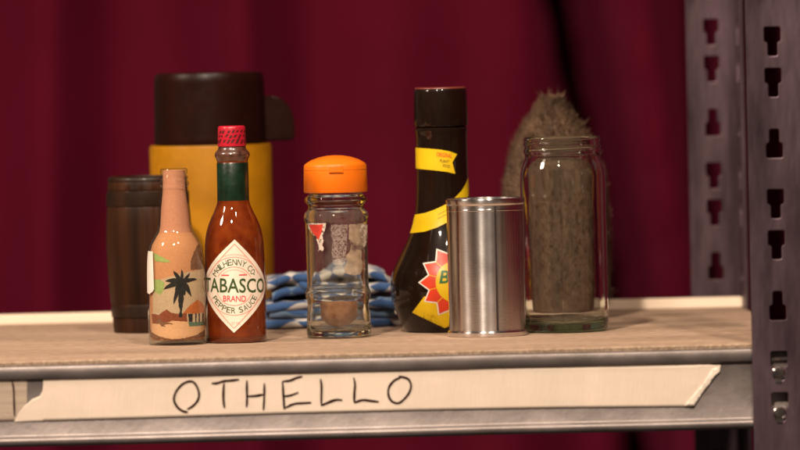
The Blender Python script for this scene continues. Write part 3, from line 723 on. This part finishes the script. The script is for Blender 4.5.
# ------------------------------------------------------------------ folded cloth
def cloth():
    s = .000685
    pL, pR = ground(266, 331), ground(402, 327)
    xa, xb = pL.x, pR.x
    yf = .334; dep = .058; lev = 6; ph = .039/lev
    nu = 90
    path = []                      # (level, t) serpentine across the pile
    r = ph*.25
    for l in range(lev):
        z0 = l*ph + .0012
        ns = 14
        for i in range(ns): path.append((l, dep*(1-i/ns), z0, 0))
        for i in range(9):
            a = math.pi*i/8; path.append((l, -r*math.sin(a)*1.5, z0 + r*1.55*(1-math.cos(a)), 1))
        for i in range(1, ns+1): path.append((l, dep*i/ns, z0+r*3.1, 0))
        if l < lev-1:
            for i in range(1, 5):
                a = math.pi*i/5; path.append((l+.5, dep+.002*math.sin(a), z0+r*3.1+(ph-r*3.1)*i/5, 2))
    bm = bmesh.new(); uvl = bm.loops.layers.uv.new('UVMap'); rows = []; ss = 0; prev = None; S = []
    for l, y, z, k in path:
        if prev: ss += math.dist(prev, (y, z))
        prev = (y, z); S.append(ss)
        row = []
        x0 = xa + [.0, .003, .001, .005, .002, .009][int(l)]; x1 = xb - [.0, .004, .001, .005, .003, .009][int(l)]
        for i in range(nu+1):
            f = i/nu; x = x0+(x1-x0)*f
            n1 = noise.noise(Vector((x*38, int(l)*3.1, 0))); n2 = noise.noise(Vector((x*90, int(l)*7.7, y*40)))
            yo = .010*n1*(1 if k != 2 else .3) + .0028*n2 + [0, .003, .001, .004, .001, .006][int(l)]
            lift = (l+.6)/lev
            sagv = -.006*lift*max(0, (f-.55)/.45)**1.5 - .004*lift*max(0, (.12-f)/.12)
            zo = (.0048*noise.noise(Vector((x*26, 4.2+.15*l, y*18)))+.0022*n2 + .0035*math.sin(f*5+l*2.1))*lift + sagv
            row.append(bm.verts.new((x, yf+y+yo, max(.0006+.0004*l, z+zo))))
        rows.append(row)
    for j in range(len(rows)-1):
        for i in range(nu):
            fc = bm.faces.new((rows[j][i], rows[j][i+1], rows[j+1][i+1], rows[j+1][i]))
            for lp, (ii, jj) in zip(fc.loops, ((i, j), (i+1, j), (i+1, j+1), (i, j+1))):
                fc.material_index = 1 if path[j][0] in (.5, 1, 1.5, 2.5, 3) else 0; q = .45 if path[j][0] < 2.6 else 1.0; lp[uvl].uv = (rows[jj][ii].co.x*q + .3*path[j][0]*(q < 1), S[jj] + .012*noise.noise(Vector((rows[jj][ii].co.x*40, path[j][0], 0))))
    bmesh.ops.recalc_face_normals(bm, faces=bm.faces)
    o = finish('checked_cloth', bm, M['cloth'], None, 180)
    o.data.materials.append(M['cloth_blue']); md = o.modifiers.new('t', 'SOLIDIFY'); md.thickness = .0006; md.offset = 0
    tag(o, 'folded blue and white checked cloth behind the orange capped spice jar', 'cloth')
cloth()

# ------------------------------------------------------------------ plant food bottle
sp = Spot(447.5, 333, 41)
b = empty('plant_food_bottle', sp.loc, 'dark brown round bellied bottle with yellow bands and red sunburst label', 'bottle')
bp_ = [(0, 0), (36, 0), (40, 1), (42, 4), (45, 10), (50, 22), (53.5, 33), (54.3, 44), (53, 56), (50, 65), (44, 77), (38, 88), (33.5, 98), (30.5, 106), (28.4, 116), (27, 128), (26.2, 142), (25.8, 160), (25.7, 190), (25.9, 198), (26.5, 200), (26.5, 202.5), (25.5, 203.5), (24, 205), (0, 205)]
bp_ = bp_[:2] + chaikin(bp_[2:19], 1) + bp_[19:]
br = rfun(bp_[1:-2])
lathe('body', bp_, sp.s, M['dark_bottle'], b, 96, 40)
cp = [(25, 205), (26.6, 205.2), (27, 206.5), (26.7, 225), (26.3, 240), (25.8, 242), (24.6, 243), (23, 243.2), (0, 242.6)]
cap = lathe('cap', cp, sp.s, M['dark_bottle'], b, 96, 40, mod=lambda t, h: 1+.003*math.cos(t*60))
lathe('cap_rim', [(22.6, 243.0), (24.8, 243.1), (25.5, 242.5), (25.3, 243.4), (24.4, 244), (22.6, 243.8)], sp.s, mat('red_brown_rim', (.16, .03, .018), .4, .1, 90), cap, 72, 50)
cb = lambda pts: [(400+x/10, 140+y/10) for x, y in pts]
cs = lambda pts: [(400+x/6.925, 175+y/6.925) for x, y in pts]
bandA = dec('upper_band', cb([(176, 95), (300, 101), (420, 112), (510, 130), (578, 156), (530, 238), (560, 352), (480, 332), (350, 316), (180, 303)]), M['yellow_print'], .3, b, sp, br, st=(1.5, 3))
bandB = dec('lower_band', cs([(118, 285), (180, 272), (240, 250), (300, 222), (340, 200), (390, 160), (430, 120), (460, 75), (482, 25), (488, 80), (484, 150), (440, 220), (380, 290), (330, 335), (260, 370), (180, 398), (84, 414)]), M['yellow_print'], .3, b, sp, br, st=(1.5, 3))
def on_band(name, body, x, y, wd, hg, rotd, m, parent, conv, bold=.01):
    u, h = sp.px(*conv([(x, y)])[0]); bm = bmesh.new(); text_into(bm, body, u, h, wd, hg, R(rotd), bold)
    return wrap(name, bm, br, sp.s, m, parent, .55, 'proj', 2, 4)
on_band('red_lettering', 'ORIGINAL', 450, 165, 15.5, 4.4, -8, M['red_print2'], bandA, cb)
on_band('black_lettering', 'PLANT', 452, 226, 9, 3, -9, M['black_print'], bandA, cb, .0)
on_band('black_lettering', 'FOOD', 470, 274, 7, 3, -9, M['black_print'], bandA, cb, .0)
gp = mat('green_small_print', (.12, .16, .02), .5)
for yy in (265, 292):
    u, h = sp.px(*cs([(300, yy)])[0]); bm = bmesh.new()
    ribbon(bm, [(u-4.5+i*.45, h-2+i*.2+(.7 if i % 2 else -.7)*random.uniform(.5, 1)) for i in range(21)], .5)
    wrap('small_print', bm, br, sp.s, gp, bandB, .55, 'proj', 2, 4)
# sunburst: yellow backing, white-edged red rays, yellow disc
SC = sp.px(456.5, 281.7)
def star(n, r0, r1, ph=0.0):
    return [(SC[0]+(r1 if i % 2 == 0 else r0)*math.sin(math.pi*i/n+ph), SC[1]+(r1 if i % 2 == 0 else r0)*math.cos(math.pi*i/n+ph)) for i in range(2*n)]
cg = lambda pts: [(380+x/7.5, 275+y/7.5) for x, y in pts]
lf = cg([(330, 160), (285, 225), (245, 284), (398, 286), (440, 340), (484, 398), (520, 350), (560, 300), (720, 300), (690, 240), (640, 160)])
sun = dec('sunburst_backing', lf, M['yellow_print'], .3, b, sp, br)
bm = bmesh.new(); poly(bm, star(12, 29.5, 38.2)); wrap('white_edge', bm, br, sp.s, M['paper'], sun, .5, 'proj', 1.5, 2.5)
bm = bmesh.new(); poly(bm, star(12, 27.8, 36.2)); wrap('red_rays', bm, br, sp.s, M['red_print2'], sun, .7, 'proj', 1.5, 2.5)
bm = bmesh.new()
for i in range(12):
    a = math.pi*(2*i+1)/12; ribbon(bm, [(SC[0]+20*math.sin(a), SC[1]+20*math.cos(a)), (SC[0]+28.5*math.sin(a), SC[1]+28.5*math.cos(a))], .7)
wrap('ray_lines', bm, br, sp.s, M['yellow_print'], sun, .85, 'proj', 1.5, 2.5)
bm = bmesh.new(); poly(bm, [(SC[0]+21.2*math.sin(t/24*math.pi), SC[1]+21.2*math.cos(t/24*math.pi)) for t in range(48)])
disc = wrap('yellow_disc', bm, br, sp.s, M['yellow_print'], sun, .9, 'proj', 1.5, 2.5)
bm = bmesh.new(); text_into(bm, 'Baby', SC[0]+.3, SC[1]+3.2, 36, 17, 0, .02, .2); text_into(bm, 'Bio', SC[0]+2, SC[1]-12.5, 20, 12, 0, .02, .2)
wrap('green_lettering', bm, br, sp.s, M['green_letter'], disc, 1.1, 'proj', 1.5, 2.5)

# ------------------------------------------------------------------ tin can
sp = Spot(490, 337.5, 39.5)
b = empty('tin_can', sp.loc, 'plain unlabelled silver tin can with a vertical seam', 'can')
tn = [(0, 2.5), (36, 2.5), (38, 1), (39.4, .3), (40.2, 1.2), (40.3, 4.2), (39.6, 5.4), (38.7, 6.2), (38.5, 9), (38.5, 128), (38.7, 131), (39.5, 132), (39.9, 133), (39.9, 136.6), (39.2, 137.6), (38.2, 137.8), (37.4, 137), (37.2, 131), (36.5, 129.5), (34, 129), (0, 129)]
def dent(t, h): return 1 + .007*noise.noise(Vector((math.cos(t)*1.6, math.sin(t)*1.6, h*.02))) + .0012*noise.noise(Vector((math.cos(t)*5, math.sin(t)*5, h*.012)))
lathe('body', tn, sp.s, M['tin'], b, 128, 30, dent)
bm = bmesh.new(); ph = sp.px(496.5, 270)[0]
poly(bm, [(ph-1.0, 6.5), (ph+1.0, 6.5), (ph+1.0, 131), (ph-1.0, 131)])
o = wrap('seam', bm, lambda h: 38.5, sp.s, mat('seam_steel', (.045, .032, .030), .5, .3, 200, metal=.4), b, .35, 'proj', .9, 6)
lathe('bead', [(38.45, 125.0), (38.75, 125.6), (38.85, 126.4), (38.75, 127.2), (38.45, 127.8)], sp.s, M['tin'], b, 128, 50)

# ------------------------------------------------------------------ empty glass jar
sp = Spot(568.8, 333.3, 40)
b = empty('glass_jar', sp.loc, 'tall empty clear glass jar with threaded mouth and no lid', 'jar')
out = [(0, 3.0), (26, 2.6), (33, 1.2), (36.5, 0), (39, .6), (41.2, 3), (42.4, 6), (42.8, 10), (42.8, 40), (42.8, 120), (42.8, 152), (42.2, 160), (40.2, 166), (38.2, 171), (37.4, 175), (37.6, 178), (38.8, 180), (38.8, 182), (37.6, 183.2), (37.6, 188), (38.2, 190), (38.2, 193.6), (37.2, 195)]
inn = [(35.2, 195), (34.6, 193), (34.6, 176), (36, 171), (38, 166), (39.8, 160), (40.2, 152), (40.2, 40), (40.2, 17), (39.8, 12.5), (37, 9.6), (31, 8.4), (20, 8), (0, 8.6)]
prof = out[:3] + chaikin(out[3:], 1) + chaikin(inn[:-2], 1) + inn[-2:]
prof_th = prof
lathe('glass', prof, sp.s, M['glass'], b, 128, 60)
bm = bmesh.new(); poly(bm, [(-5.4, 12), (-4.6, 12), (-4.6, 158), (-5.4, 158)])
o = wrap('mould_seam', bm, lambda h: 42.7, sp.s, M['glass'], b, .45, 'proj', .2, 8)
md = o.modifiers.new('t', 'SOLIDIFY'); md.thickness = .7*sp.s; md.offset = -1
# screw thread: a sloping ridge of glass round the mouth
bm = bmesh.new(); rings = []
for k in range(0, 121):
    t = k/120*math.pi*2.3; r0 = 37.4; hc = 181.5+8*(k/120); taper = min(1, k/12, (120-k)/12)
    ring = []
    for j in range(8):
        a = j/8*2*math.pi; ring.append(bm.verts.new(((r0+1.7*taper*math.cos(a))*math.cos(t-2.6)*sp.s, (r0+1.7*taper*math.cos(a))*math.sin(t-2.6)*sp.s, (hc+1.5*max(.15, taper)*math.sin(a))*sp.s)))
    rings.append(ring)
for a, c in zip(rings[:-1], rings[1:]):
    for j in range(8): bm.faces.new((a[j], a[(j+1) % 8], c[(j+1) % 8], c[j]))
bm.faces.new(rings[0]); bm.faces.new(rings[-1][::-1])
finish('screw_thread', bm, M['glass'], b, 60, recalc=True)

# ------------------------------------------------------------------ fibre brush behind the jar
def brush():
    P = at(559, 210, .388); s = (P-CAM).dot(fwd)/F
    b = empty('fibre_brush', (at(562, 322, .388).x, .388, 0), 'shaggy tan oval fibre brush standing behind the tall glass jar', 'brush')
    H = at(555, 100, .388).z/s; RX, RY = 53.0, 26.0
    prof = [(0, 0), (.80, .0), (.88, .03), (.95, .12), (1.0, .28), (1.0, .45), (.97, .6), (.88, .70), (.72, .81), (.5, .895), (.25, .965), (.08, 1.01), (0, 1.03)]
    prof = chaikin(prof, 1)
    bm = bmesh.new(); seg = 48; rings = []
    for r, h in prof:
        cx = -2-4*h + 0
        if r < 1e-6: rings.append([bm.verts.new((cx*s, 0, h*H*s))]); continue
        ring = []
        for k in range(seg):
            t = 2*math.pi*k/seg; q = 1+.05*noise.noise(Vector((math.cos(t)*2, math.sin(t)*2, h*4)))
            ring.append(bm.verts.new(((cx+r*RX*q*math.cos(t))*s, r*RY*q*math.sin(t)*s, h*H*s)))
        rings.append(ring)
    for a, c in zip(rings[:-1], rings[1:]):
        for k in range(seg):
            j = (k+1) % seg
            if len(a) == 1: bm.faces.new((a[0], c[j], c[k]))
            elif len(c) == 1: bm.faces.new((a[k], a[j], c[0]))
            else: bm.faces.new((a[k], a[j], c[j], c[k]))
    finish('core', bm, M['brush'], b, 60, recalc=True)
    bm = bmesh.new(); rf = rfun(prof)
    for i in range(15000):
        h = random.random()**.8; t = random.uniform(0, 2*math.pi); r = rf(h)
        cx = -2-4*h; p = Vector((cx+r*RX*math.cos(t), r*RY*math.sin(t), h*H))
        nrm = Vector((math.cos(t)/RX*30, math.sin(t)/RY*30, (h-.45)*.9)).normalized()
        cl = noise.noise_vector(p*.11); d = (nrm*.55 + cl*.32 + Vector((random.gauss(0, .14), random.gauss(0, .14), .75+random.gauss(0, .2)))).normalized()
        ln = random.uniform(4, 10)*(1+.25*noise.noise(p*.13+Vector((9, 0, 0))))*(1.0+.5*max(0, h-.8)*5*random.random())
        if random.random() < .02: ln *= 1.7
        wv = random.uniform(.25, .5); sd = d.cross(nrm)
        if sd.length < 1e-4: continue
        sd.normalize(); p -= nrm*1.0
        mid = p+d*ln*.55+nrm*ln*.06; tip = p+d*ln+Vector((0, 0, -.12*ln))
        a1, a2 = bm.verts.new((p+sd*wv)*s), bm.verts.new((p-sd*wv)*s); m1, m2 = bm.verts.new((mid+sd*wv*.7)*s), bm.verts.new((mid-sd*wv*.7)*s); tv = bm.verts.new(tip*s)
        if min(a1.co.z, a2.co.z, tv.co.z) < .0005:
            for v in (a1, a2, m1, m2, tv): v.co.z = max(v.co.z, .0005)
        bm.faces.new((a1, a2, m2, m1)); bm.faces.new((m1, m2, tv))
    o = finish('bristles', bm, M['bristle'], b, 0); o['kind'] = 'stuff'
brush()
